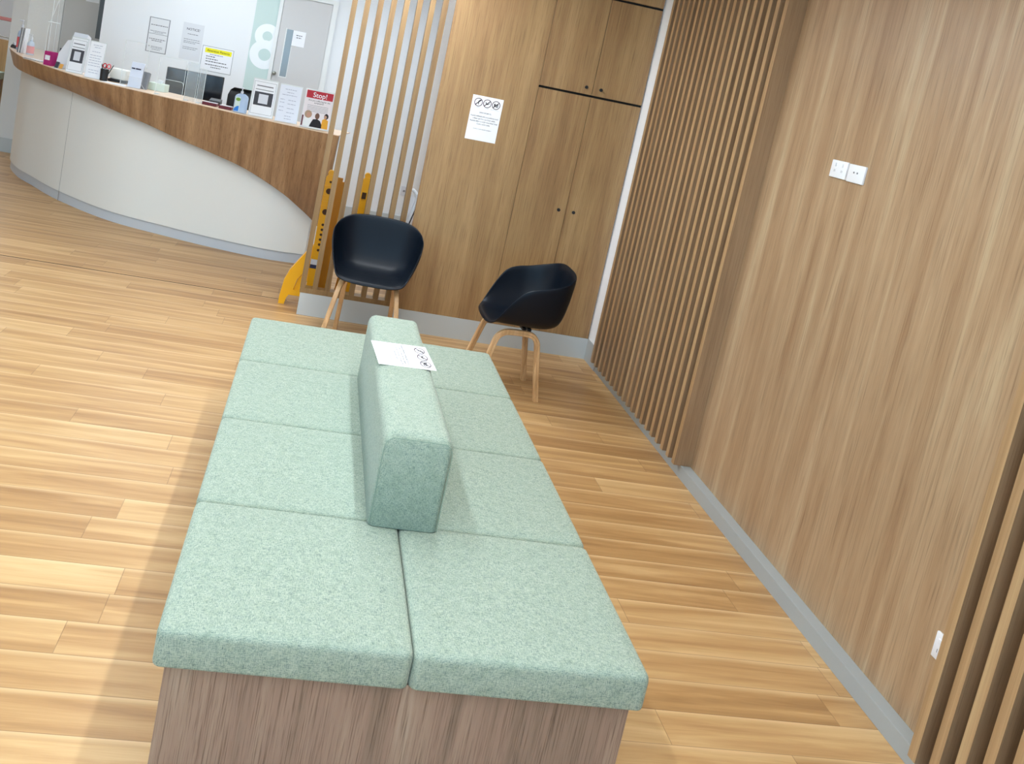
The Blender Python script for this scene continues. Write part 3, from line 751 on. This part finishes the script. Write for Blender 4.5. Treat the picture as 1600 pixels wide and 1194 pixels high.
# ------------------------------------------------------------------ things on the counter (counter top at 1.15)
Z0 = zT+.0005
def on(name, label, cat, x, y, rz=0, group=None, z=Z0): return thing(name, label, cat, (x, y, z), (0, 0, rz), group)

def sign_stand(x, y, w, h, label, rz=0, name='sign_holder', pieces=None, lean=.04):
    t = on(name, label, 'sign', x, y, rz)
    bm = bmesh.new(); prism(bm, [(-.0, 0), (.003, 0), (lean+.003, h), (lean, h)], -w/2, w/2, 'x'); obj('acrylic_sheet', bm, M_persedge if name == 'sign_holder' else M_paper, t)
    obj('base', box(-w/2, w/2, 0, .07, 0, .003), M_persedge, t)
    return t
def face(t, w, h, lean):
    """an empty-free helper: parts drawn flat then tilted to lie on the stand's front"""
    a = math.atan2(lean, h)
    def put(bm):
        bm.transform(Matrix.Translation((0, -.0009, 0)) @ Matrix.Rotation(-a, 4, 'X')); return bm
    return put
def code_sign(x, y, w, h, rz, label):
    t = sign_stand(x, y, w, h, label, rz); put = face(t, w, h, .04)
    bm = bmesh.new(); flat_box(bm, -w/2+.006, w/2-.006, .006, h-.006, y=-.0004); obj('sheet', put(bm), M_paper, t)
    bm = bmesh.new()
    for a in ((-w/2+.012, -w/2+.014, .02, h-.02), (w/2-.014, w/2-.012, .02, h-.02), (-w/2+.012, w/2-.012, .02, .022), (-w/2+.012, w/2-.012, h-.022, h-.02)): flat_box(bm, *a, y=-.0009)
    obj('printed_border', put(bm), M_gridframe, t)
    bm = bmesh.new(); flat_box(bm, -w*.37, w*.37, h*.30, h*.66, y=-.0009); obj('printed_block', put(bm), M_slate, t)
    bm = bmesh.new(); flat_box(bm, -w*.19, w*.19, h*.355, h*.605, y=-.0014); obj('printed_square', put(bm), M_lgrey, t)
    bm = bmesh.new()
    for x0, x1, z, hh in ((-w*.33, w*.33, h*.82, .008), (-w*.36, w*.36, h*.72, .005)): flat_box(bm, x0, x1, z-hh/2, z+hh/2, y=-.0009)
    obj('printed_line', put(bm), M_inkg, t)
code_sign(-2.573, 1.185, .190, .292, 0, 'white upright sign with a dark printed square beside the gel bottle')
code_sign(-4.175, 1.960, .150, .297, -.25, 'white upright sign with a dark printed square at the left of the counter')
def paper_stand(x, y, w, h, rz, label, rows, tint=M_paper):
    t = sign_stand(x, y, w, h, label, rz); put = face(t, w, h, .04)
    bm = bmesh.new(); flat_box(bm, -w/2+.004, w/2-.004, .004, h-.004, y=-.0004); obj('sheet', put(bm), tint, t)
    bm = bmesh.new()
    for x0, x1, z in rows:
        xx = x0*w
        while xx < x1*w-.002:
            ww = min(random.uniform(.01, .026), x1*w-xx); flat_box(bm, xx, xx+ww, z*h-.002, z*h+.002, y=-.0009); xx += ww+.004
    obj('printed_line', put(bm), mat('pale_ink', (168, 172, 190), .8), t)
paper_stand(-2.373, 1.125, .172, .290, 0, 'white upright text sheet between the two printed signs at the right of the counter', [(-.25, .25, .88), (-.15, .15, .8), (-.35, .3, .73), (-.4, -.2, .6), (-.05, .3, .6), (-.4, -.2, .52), (-.05, .3, .5), (-.4, -.2, .4), (-.05, .25, .38), (-.4, -.2, .3), (-.05, .3, .27), (-.1, .2, .17), (-.1, .2, .1)], mat('bluish_paper', (232, 236, 246), .6))
paper_stand(-3.985, 1.790, .135, .300, -.2, 'white upright text sheet left of the pen cup', [(-.3, .3, .9), (-.2, .2, .84), (-.3, .2, .72), (-.4, .35, .62), (-.4, .3, .55), (-.4, .35, .48), (-.4, .3, .41), (-.4, .35, .34), (-.3, .3, .22), (-.3, .3, .15)])
# Stop poster
w, h = .222, .296
t = sign_stand(-2.150, 1.045, w, h, 'upright poster with a red Stop! banner and three printed people', 0); put = face(t, w, h, .04)
bm = bmesh.new(); flat_box(bm, -w/2+.004, w/2-.004, .008, h-.006, y=-.0004); obj('sheet', put(bm), mat('poster_paper', (236, 228, 230), .6), t)
bm = bmesh.new(); flat_box(bm, -w/2+.012, w/2-.008, h-.066, h-.008, y=-.0009); obj('banner', put(bm), M_red, t)
bm = text_mesh([('Stop!', .004, h-.040, .052, 'CENTER', .010)], .0016); obj('lettering', put(bm), M_paper, t)
bm = text_mesh([('Are you suffering for the', .004, h-.083, .0165, 'CENTER', .005), ('symptoms?', .004, h-.099, .0165, 'CENTER', .005)], .0014); obj('lettering', put(bm), M_ink, t)
bm = bmesh.new()
for z in (.175, .163, .152, .141, .130): flat_box(bm, -w*.36, w*.36, z-.0012, z+.0012, y=-.0009)
obj('printed_line', put(bm), M_inkg, t)
bm = bmesh.new(); flat_box(bm, -w/2+.004, -w/2+.016, .012, .092, y=-.0009); obj('red_stripe', put(bm), M_dred, t)
def pp(pts, m, y, nm='printed_person'):
    bm = bmesh.new(); flat_poly(bm, pts, y); obj(nm, put(bm), m, t)
pp([(-.090, .012), (-.092, .06), (-.07, .085), (-.035, .08), (-.03, .012)], mat('printed_white_top', (238, 240, 238), .8), -.0012)
pp(ellp(-.062, .105, .028, .030), M_hairp, -.0013, 'printed_hair'); pp(ellp(-.059, .100, .016, .019), M_skin1, -.0015, 'printed_face')
pp([(-.042, .012), (-.036, .035), (-.02, .072), (.012, .078), (.035, .066), (.050, .04), (.052, .012)], M_ink, -.0016)
pp(ellp(.008, .100, .017, .024), M_skin2, -.0018, 'printed_face')
pp([(.050, .012), (.048, .05), (.05, .08), (.07, .092), (.095, .078), (.098, .012)], M_gold, -.0014)
pp(ellp(.076, .108, .017, .021), M_ink, -.0015, 'printed_hair'); pp(ellp(.070, .102, .011, .014), M_skin1, -.0017, 'printed_face')

# hand gel bottle
t = on('gel_bottle', 'clear hand gel pump bottle with a blue label beside the sign', 'bottle', -2.735, 1.235)
obj('bottle', stack(.104, .06, [(.004, 0), (0, .004), (0, .118), (.006, .132), (.02, .142), (.034, .148)], .022), M_lblue, t, True)
bm = bmesh.new(); bx(bm, -.044, -.006, -.0312, -.0302, .012, .122); obj('label_panel', bm, mat('pale_green_label', (206, 222, 214), .5), t)
bm = bmesh.new(); bm.faces.new([bm.verts.new((x, -.0316, z)) for x, z in ellp(-.010, .012, .036, .040, 14, PI/2, PI) + [(-.010, .012)]]); obj('blue_drop', bm, M_blue, t)
bm = bmesh.new(); bm.faces.new([bm.verts.new((x, -.0316, z)) for x, z in ellp(-.022, .102, .018, .013)]); obj('leaf_mark', bm, M_green, t)
bm = bmesh.new(); cyl(bm, (-.005, 0, .157), .011, .018); cyl(bm, (-.005, 0, .176), .004, .025); bx(bm, -.012, .006, -.028, .008, .186, .195, .002, 1); obj('pump', bm, M_lgrey, t, True)

# perspex guards in front of the monitor
def guard(x, y, w, h, m, label, rz=0, edge=True, slot=False, group=None):
    t = on('acrylic_screen', label, 'screen', x, y, rz, group)
    obj('sheet', box(-w/2, w/2, -.0015, .0015, 0, h), m, t)
    e = bmesh.new()
    bx(e, -w/2-.003, -w/2, -.0025, .0025, 0, h); bx(e, w/2, w/2+.003, -.0025, .0025, 0, h); bx(e, -w/2, w/2, -.0025, .0025, h, h+.003)
    obj('polished_edge', e, M_persedge, t)
    if slot:
        f = bmesh.new(); tube(f, catmull([(-w/2, 0, .128), (w/2-.03, 0, .128), (w/2-.006, 0, .118), (w/2, 0, .10)], 5), .0022, 6); obj('slot_edge', f, M_persedge, t)
    obj('foot', box(-w/2, -w/2+.03, -.035, .035, 0, .004), M_persedge, t)
    return t
guard(-3.32, 1.475, .21, .30, M_perspex, 'clear acrylic counter screen in front of the left half of the monitor', -.1, slot=True)
guard(-3.148, 1.402, .082, .30, M_smoke, 'narrow hazy acrylic panel in front of the middle of the monitor', 0)
guard(-3.068, 1.372, .044, .27, M_smoke, 'smallest hazy acrylic panel, right of the other narrow panel', 0)
guard(-3.66, 1.752, .19, .36, M_perspex, 'clear acrylic counter screen behind the brochure holder', -.1)
# left guard with curved side
t = on('acrylic_screen', 'tall frosted acrylic screen with a curved edge at the left of the counter', 'screen', -4.64, 2.42, -.1)
out = [(-.09, 0), (.09, 0)] + [(p.x, p.z) for p in catmull([(.09, 0, 0), (.085, 0, .15), (.09, 0, .32), (.12, 0, .45), (.16, 0, .62), (.165, 0, .75)], 5)][1:] + [(-.10, .75)]
bm = bmesh.new(); prism(bm, out, -.002, .002, 'y'); obj('sheet', bm, M_persf, t)
bm = bmesh.new(); tube(bm, [(p.x+.001, 0, p.z) for p in catmull([(.09, 0, 0), (.085, 0, .15), (.09, 0, .32), (.12, 0, .45), (.16, 0, .62), (.165, 0, .75)], 5)], .0035, 6); obj('polished_edge', bm, M_persedge, t)
t = on('acrylic_screen', 'slim clear acrylic screen beside the frosted curved one', 'screen', -4.50, 2.38, .5)
obj('sheet', box(-.02, .02, -.0015, .0015, 0, .75), M_perspex, t)
bm = bmesh.new(); bx(bm, .02, .0245, -.003, .003, 0, .75); bx(bm, -.0245, -.02, -.003, .003, 0, .75); obj('polished_edge', bm, M_persedge, t)
obj('clip', box(-.05, .05, -.006, .006, .36, .366), M_persedge, t)

# monitor, on the lower work surface
t = thing('computer_monitor', 'wide black computer monitor standing behind the counter', 'monitor', (-3.245, 2.253, .7505))
obj('bezel', box(-.245, .245, -.012, .022, .215, .585, .006, 2), M_black, t, True)
obj('screen', box(-.237, .237, -.0135, -.0121, .225, .577), M_screen, t)
bm = bmesh.new(); bx(bm, -.03, .03, .022, .05, .05, .35); obj('neck', bm, M_black, t); obj('stand', box(-.12, .12, -.07, .12, 0, .012, .004, 1), M_black, t)
# office chair back
t = thing('office_chair', 'black office chair behind the counter beside the gel bottle', 'office chair', (-2.85, 2.75, 0))
obj('backrest', stack(.30, .05, [(.03, .82), (.01, .84), (0, .88), (0, 1.16), (.02, 1.21), (.05, 1.235)], .024), M_black, t, True)
obj('seat', stack(.46, .44, [(.02, .44), (0, .46), (0, .49), (.03, .51)], .06, (0, .24, 0)), M_black, t, True)
bm = bmesh.new(); cyl(bm, (0, .24, .27), .025, .34); bx(bm, -.02, .02, 0, .24, .42, .44); bx(bm, -.02, .02, -.005, .02, .42, .9); obj('column', bm, M_black, t)
bm = bmesh.new()
for k in range(5):
    a = 2*PI*k/5+.3; tube(bm, [(0, .24, .10), (.26*math.cos(a), .24+.26*math.sin(a), .07)], .016, 8); cyl(bm, (.26*math.cos(a), .24+.26*math.sin(a), .03), .03, .04, 'x', 14)
obj('star_base', bm, M_black, t)
# trays / phone
for (x, y, w, lb) in ((-2.978, 1.36, .115, 'flat dark red box on the counter, the left of two, below the monitor'), (-2.849, 1.30, .10, 'flat dark red box on the counter, the right of two, beside the gel bottle')):
    t = on('small_box', lb, 'box', x, y, -.18, 'dark red boxes on the counter')
    obj('base', box(-w/2, w/2, -.03, .03, 0, .024, .003, 1), M_dred, t); obj('lid', box(-w/2+.004, w/2-.004, -.018, .028, .0242, .027), M_lgrey, t)
t = on('calculator', 'small black device with grey keys behind the dark red boxes', 'calculator', -2.955, 1.475, -.15)
bm = bmesh.new(); prism(bm, [(-.03, 0), (.03, 0), (.03, .05), (-.03, .03)], -.045, .045, 'x'); obj('case', bm, M_black, t)
bm = bmesh.new()
for i in range(6):
    bx(bm, -.038+i*.013, -.029+i*.013, -.022, -.008, .036, .039)
obj('key', bm, M_mgrey, t)
# tissue box
t = on('tissue_box', 'pale mint tissue box left of the monitor', 'tissue box', -3.46, 1.79, -.2)
obj('carton', box(-.072, .072, -.05, .05, 0, .062, .002, 1), M_mintbox, t)
bm = bmesh.new(); prism(bm, [(-.03, .062), (.02, .062), (.035, .085), (.0, .09), (-.035, .078)], -.01, .01, 'y'); obj('tissue', bm, M_paper, t)
# brochure holder
t = on('brochure_holder', 'clear brochure holder with white printed brochures on the counter', 'brochure holder', -3.618, 1.60, -.12)
bm = bmesh.new(); prism(bm, [(0, 0), (.05, 0), (.09, .20), (.085, .20), (.046, .004), (0, .004)], -.056, .056, 'x'); bx(bm, -.056, .056, -.002, 0, 0, .09); obj('holder', bm, M_perspex, t)
bm = bmesh.new(); prism(bm, [(.004, .004), (.020, .004), (.062, .205), (.046, .205)], -.05, .05, 'x'); obj('brochure', bm, mat('brochure_paper', (214, 220, 234), .5), t)
bm = bmesh.new()
for x0, x1 in ((-.042, -.016), (-.010, .030)): bx(bm, x0, x1, 0.030, .034, .150, .160)
bm.transform(Matrix.Translation((0, .0, 0))); obj('printed_heading', bm, M_navy, t)
t = on('brochure_stack', 'grey cards standing to the right of the brochure holder', 'cards', -3.562, 1.665, -.3)
bm = bmesh.new(); prism(bm, [(0, 0), (.03, 0), (.06, .13), (.03, .14)], -.028, .03, 'x'); obj('card', bm, M_mgrey, t)
bm = bmesh.new(); tube(bm, [(-.04, -.01, 0), (-.02, -.012, .05), (.03, -.012, 0)], .0025, 6); obj('wire_stand', bm, M_persedge, t)
# pen cup
t = on('pen_cup', 'black pen cup holding red scissors and pens', 'pen cup', -3.888, 1.762)
lathe_bm = lathe(bmesh.new(), [(.026, 0), (.030, .004), (.033, .095), (.030, .095), (.026, .01)], n=24); obj('cup', lathe_bm, M_black, t, True)
def stick(name, label, cat, a, b_, r, m, grp=None):
    bm = bmesh.new(); d = Vector(b_)-Vector(a); tube(bm, [(0, 0, 0), d*.9, d], [r, r, r*.4], 8)
    o = obj(name, bm, m); o.location = a; tag(o, label, cat, grp); return o
sx, sy = -3.888, 1.762
stick('pen', 'black pen leaning left in the pen cup', 'pen', (sx-.005, sy, 1.163), (sx-.028, sy, 1.285), .004, M_black)
stick('pen', 'dark marker standing upright behind the scissors in the pen cup', 'pen', (sx, sy+.008, 1.163), (sx+.004, sy+.016, 1.28), .006, M_slate)
stick('pen', 'thin black pen leaning furthest right in the pen cup', 'pen', (sx+.01, sy, 1.163), (sx+.062, sy+.01, 1.29), .0035, M_black)
sc_ = thing('scissors', 'red handled scissors standing in the pen cup', 'scissors', (sx, sy-.008, 1.165))
bm = bmesh.new(); tube(bm, [(-.004, 0, 0), (.006, 0, .09)], .003, 6); tube(bm, [(.006, 0, 0), (.012, 0, .09)], .003, 6); obj('blade', bm, M_metal, sc_)
for cx in (-.002, .030):
    bm = bmesh.new(); tube(bm, [(cx+.014*math.cos(a*PI/6), 0, .108+.018*math.sin(a*PI/6)) for a in range(13)], .0045, 8); obj('handle', bm, M_pink if cx > 0 else M_red, sc_, True)
# loose papers
t = on('paper_sheets', 'loose white sheets lying in front of the pen cup', 'paper', -3.775, 1.655, -.35)
obj('sheet', box(-.11, .11, -.04, .06, 0, .002), M_paper, t); o = obj('sheet', box(-.09, .10, -.035, .06, .0021, .0035), M_paper, t); o.rotation_euler = (0, 0, .12)
# white phone/printer box
t = on('desk_printer', 'cream white small printer with a black base right of the pen cup', 'printer', -3.795, 1.885, -.15)
obj('base', box(-.075, .075, -.05, .06, 0, .022, .003, 1), M_black, t); obj('body', box(-.068, .07, -.04, .06, .0222, .112, .012, 3), mat('cream_plastic', (236, 234, 226), .4), t, True)
# white printer behind left sign
t = on('payment_box', 'white angled box standing behind the left printed sign', 'box', -4.205, 2.15, -.2)
bm = bmesh.new(); prism(bm, [(-.03, 0), (.06, 0), (.06, .30), (0, .325), (-.03, .26)], -.06, .06, 'x'); obj('body', bm, M_lgrey, t)
obj('grey_slot', box(-.045, -.03, -.035, -.0302, .22, .25), M_mgrey, t)
t = on('leaflet_rack', 'white slanted leaflet rack left of the first printed sign', 'leaflet rack', -4.335, 2.255, -.3)
for k in range(3):
    bm = bmesh.new(); prism(bm, [(-.065+k*.01, 0), (.05, 0), (.066, .255-.03*k), (.02, .245-.03*k), (-.05+k*.02, .12)], -.03+k*.028, -.008+k*.028, 'y')
    obj('leaflet', bm, M_lgrey if k else M_paper, t)
obj('dark_edge', box(-.088, -.07, .04, .06, 0, .16), M_slate, t)
# magenta box
t = on('magenta_box', 'magenta card box with a white label on the counter', 'box', -4.455, 2.265, -.45)
obj('carton', box(-.04, .04, -.035, .035, 0, .118), M_mag, t); obj('white_label', box(-.03, .022, -.0358, -.0352, .045, .085), M_paper, t)
# business cards
t = on('card_holder', 'small acrylic holder of dark and orange business cards', 'card holder', -4.335, 2.10, -.4)
for k, (m, x) in enumerate(((M_slate, -.02), (M_mgrey, -.014), (M_orange, .018))):
    bm = bmesh.new(); prism(bm, [(-.01+k*.002, .004), (-.006+k*.002, .004), (.014+k*.002, .055-.006*k), (.010+k*.002, .055-.006*k)], x-.018, x+.014, 'x'); obj('card', bm, m, t)
obj('holder', box(-.045, .04, -.02, .03, 0, .004), M_persedge, t)
# left end group
t = on('leaflet_stand', 'narrow stand of grey striped leaflets at the left end of the counter', 'leaflet stand', -4.955, 3.09, -.6)
for k in range(4):
    bm = bmesh.new(); x = -.03+k*.017; prism(bm, [(x, 0), (x+.009, 0), (x+.035, .235), (x+.024, .235)], -.03, .02, 'y'); obj('leaflet', bm, M_mgrey if k % 2 == 0 else M_paper, t)
def pump_bottle(x, y, h, label, m):
    t = on('pump_bottle', label, 'bottle', x, y, 0, 'pump bottles with red labels')
    obj('bottle', lathe(bmesh.new(), [(.030, 0), (.033, .005), (.033, h*.52), (.026, h*.6), (.012, h*.64), (.012, h*.7)]), m, t, True)
    obj('label_band', lathe(bmesh.new(), [(.0336, h*.08), (.0336, h*.42)]), M_pink, t, True)
    bm = bmesh.new(); cyl(bm, (0, 0, h*.76), .013, h*.12); cyl(bm, (0, 0, h*.88), .004, h*.12); bx(bm, -.03, .008, -.006, .006, h*.93, h*.97, .002, 1); obj('pump', bm, M_lgrey, t, True)
pump_bottle(-5.075, 3.40, .30, 'pump bottle with a red label left of the leaflet stand', M_lblue)
pump_bottle(-4.86, 3.02, .20, 'pump bottle with a red label behind the acrylic screen', M_lblue)
t = on('tape_dispenser', 'small black tape dispenser at the left tip of the counter', 'tape dispenser', -5.165, 3.52, -.9)
bm = bmesh.new(); prism(bm, [(-.05, 0), (.05, 0), (.045, .018), (.015, .034), (-.02, .034), (-.05, .015)], -.016, .016, 'y'); obj('body', bm, M_black, t)
bm = bmesh.new(); cyl(bm, (0, 0, .036), .022, .018, 'y', 20); obj('tape_roll', bm, M_lgrey, t, True)
t = on('clipboard', 'dark flat clipboard with white paper in front of the frosted screen', 'clipboard', -4.655, 2.52, -.62)
obj('board', box(-.10, .10, -.04, .05, 0, .005), M_black, t); obj('sheet', box(-.085, .10, -.03, .05, .0052, .007), M_paper, t)

# ------------------------------------------------------------------ far waiting area at the left edge
t = thing('waiting_sofa', 'far green seat with a wood back at the left edge', 'seat', (-6.62, 7.05, 0))
obj('wood_back', box(-.3, .235, .02, .10, .0, .985), M_wood, t); obj('seat_cushion', box(-.3, .235, -.42, .019, .46, .56, .01, 2), M_fab, t); obj('base', box(-.29, .21, -.38, .018, 0, .459), M_bench, t)
t = thing('handrail', 'red brown rail on the far wall at the left edge', 'rail', (-6.75, 8.0, 1.2))
bm = bmesh.new(); bx(bm, -.6, .28, -.03, .03, 0, .05, .006, 1); obj('rail', bm, M_redrail, t)
bm = bmesh.new(); cyl(bm, (-.2, 0, -.6), .02, 1.2); cyl(bm, (.2, .0, -.6), .02, 1.2); obj('post', bm, M_metal, t)
t = thing('walking_frame', 'grey metal walking frame at the left edge beyond the counter', 'walking frame', (-6.50, 7.5, 0))
bm = bmesh.new(); tube(bm, catmull([(-.03, 0, 0), (-.03, 0, 1.0), (-.01, 0, 1.18), (.05, 0, 1.16), (.09, 0, 1.08), (.06, 0, 1.0), (.06, .3, 0)], 5), .009, 8); tube(bm, [(-.3, 0, 1.0), (.07, 0, 1.0)], .009, 8); tube(bm, [(-.3, 0, 1.0), (-.3, 0, 0)], .009, 8)
obj('tube_frame', bm, M_metal, t, True)

# ------------------------------------------------------------------ world, camera, colour
wd = bpy.data.worlds.new('w'); scn.world = wd; wd.use_nodes = True
wd.node_tree.nodes['Background'].inputs[0].default_value = (.8, .88, 1, 1); wd.node_tree.nodes['Background'].inputs[1].default_value = .3

cam = bpy.data.cameras.new('camera'); co = bpy.data.objects.new('camera', cam); C.objects.link(co)
R = Matrix(((0.97157546, -0.12890761, 0.19855467), (0.17672196, -0.16312578, -0.97064892), (0.15751342, 0.97814764, -0.1357082)))
f, cx, cy = 1408.1334, 709.0836, 304.0380
Rc = R.transposed()                     # columns: image right, image down, forward in world space
mw_ = Matrix.Identity(4)
for i in range(3):
    mw_[i][0] = Rc[i][0]; mw_[i][1] = -Rc[i][1]; mw_[i][2] = -Rc[i][2]
mw_[0][3], mw_[1][3], mw_[2][3] = -2.10742007, -5.93178083, 1.81257833
co.matrix_world = mw_
cam.sensor_fit = 'HORIZONTAL'; cam.sensor_width = 36; cam.lens = f/1600*36
cam.shift_x = (800-cx)/1600; cam.shift_y = (cy-597)/1600
cam.clip_start = .05; cam.clip_end = 60
scn.camera = co
vs = scn.view_settings; vs.view_transform = 'Standard'; vs.look = 'None'; vs.gamma = 1; vs.use_curve_mapping = False; vs.exposure = 0.0
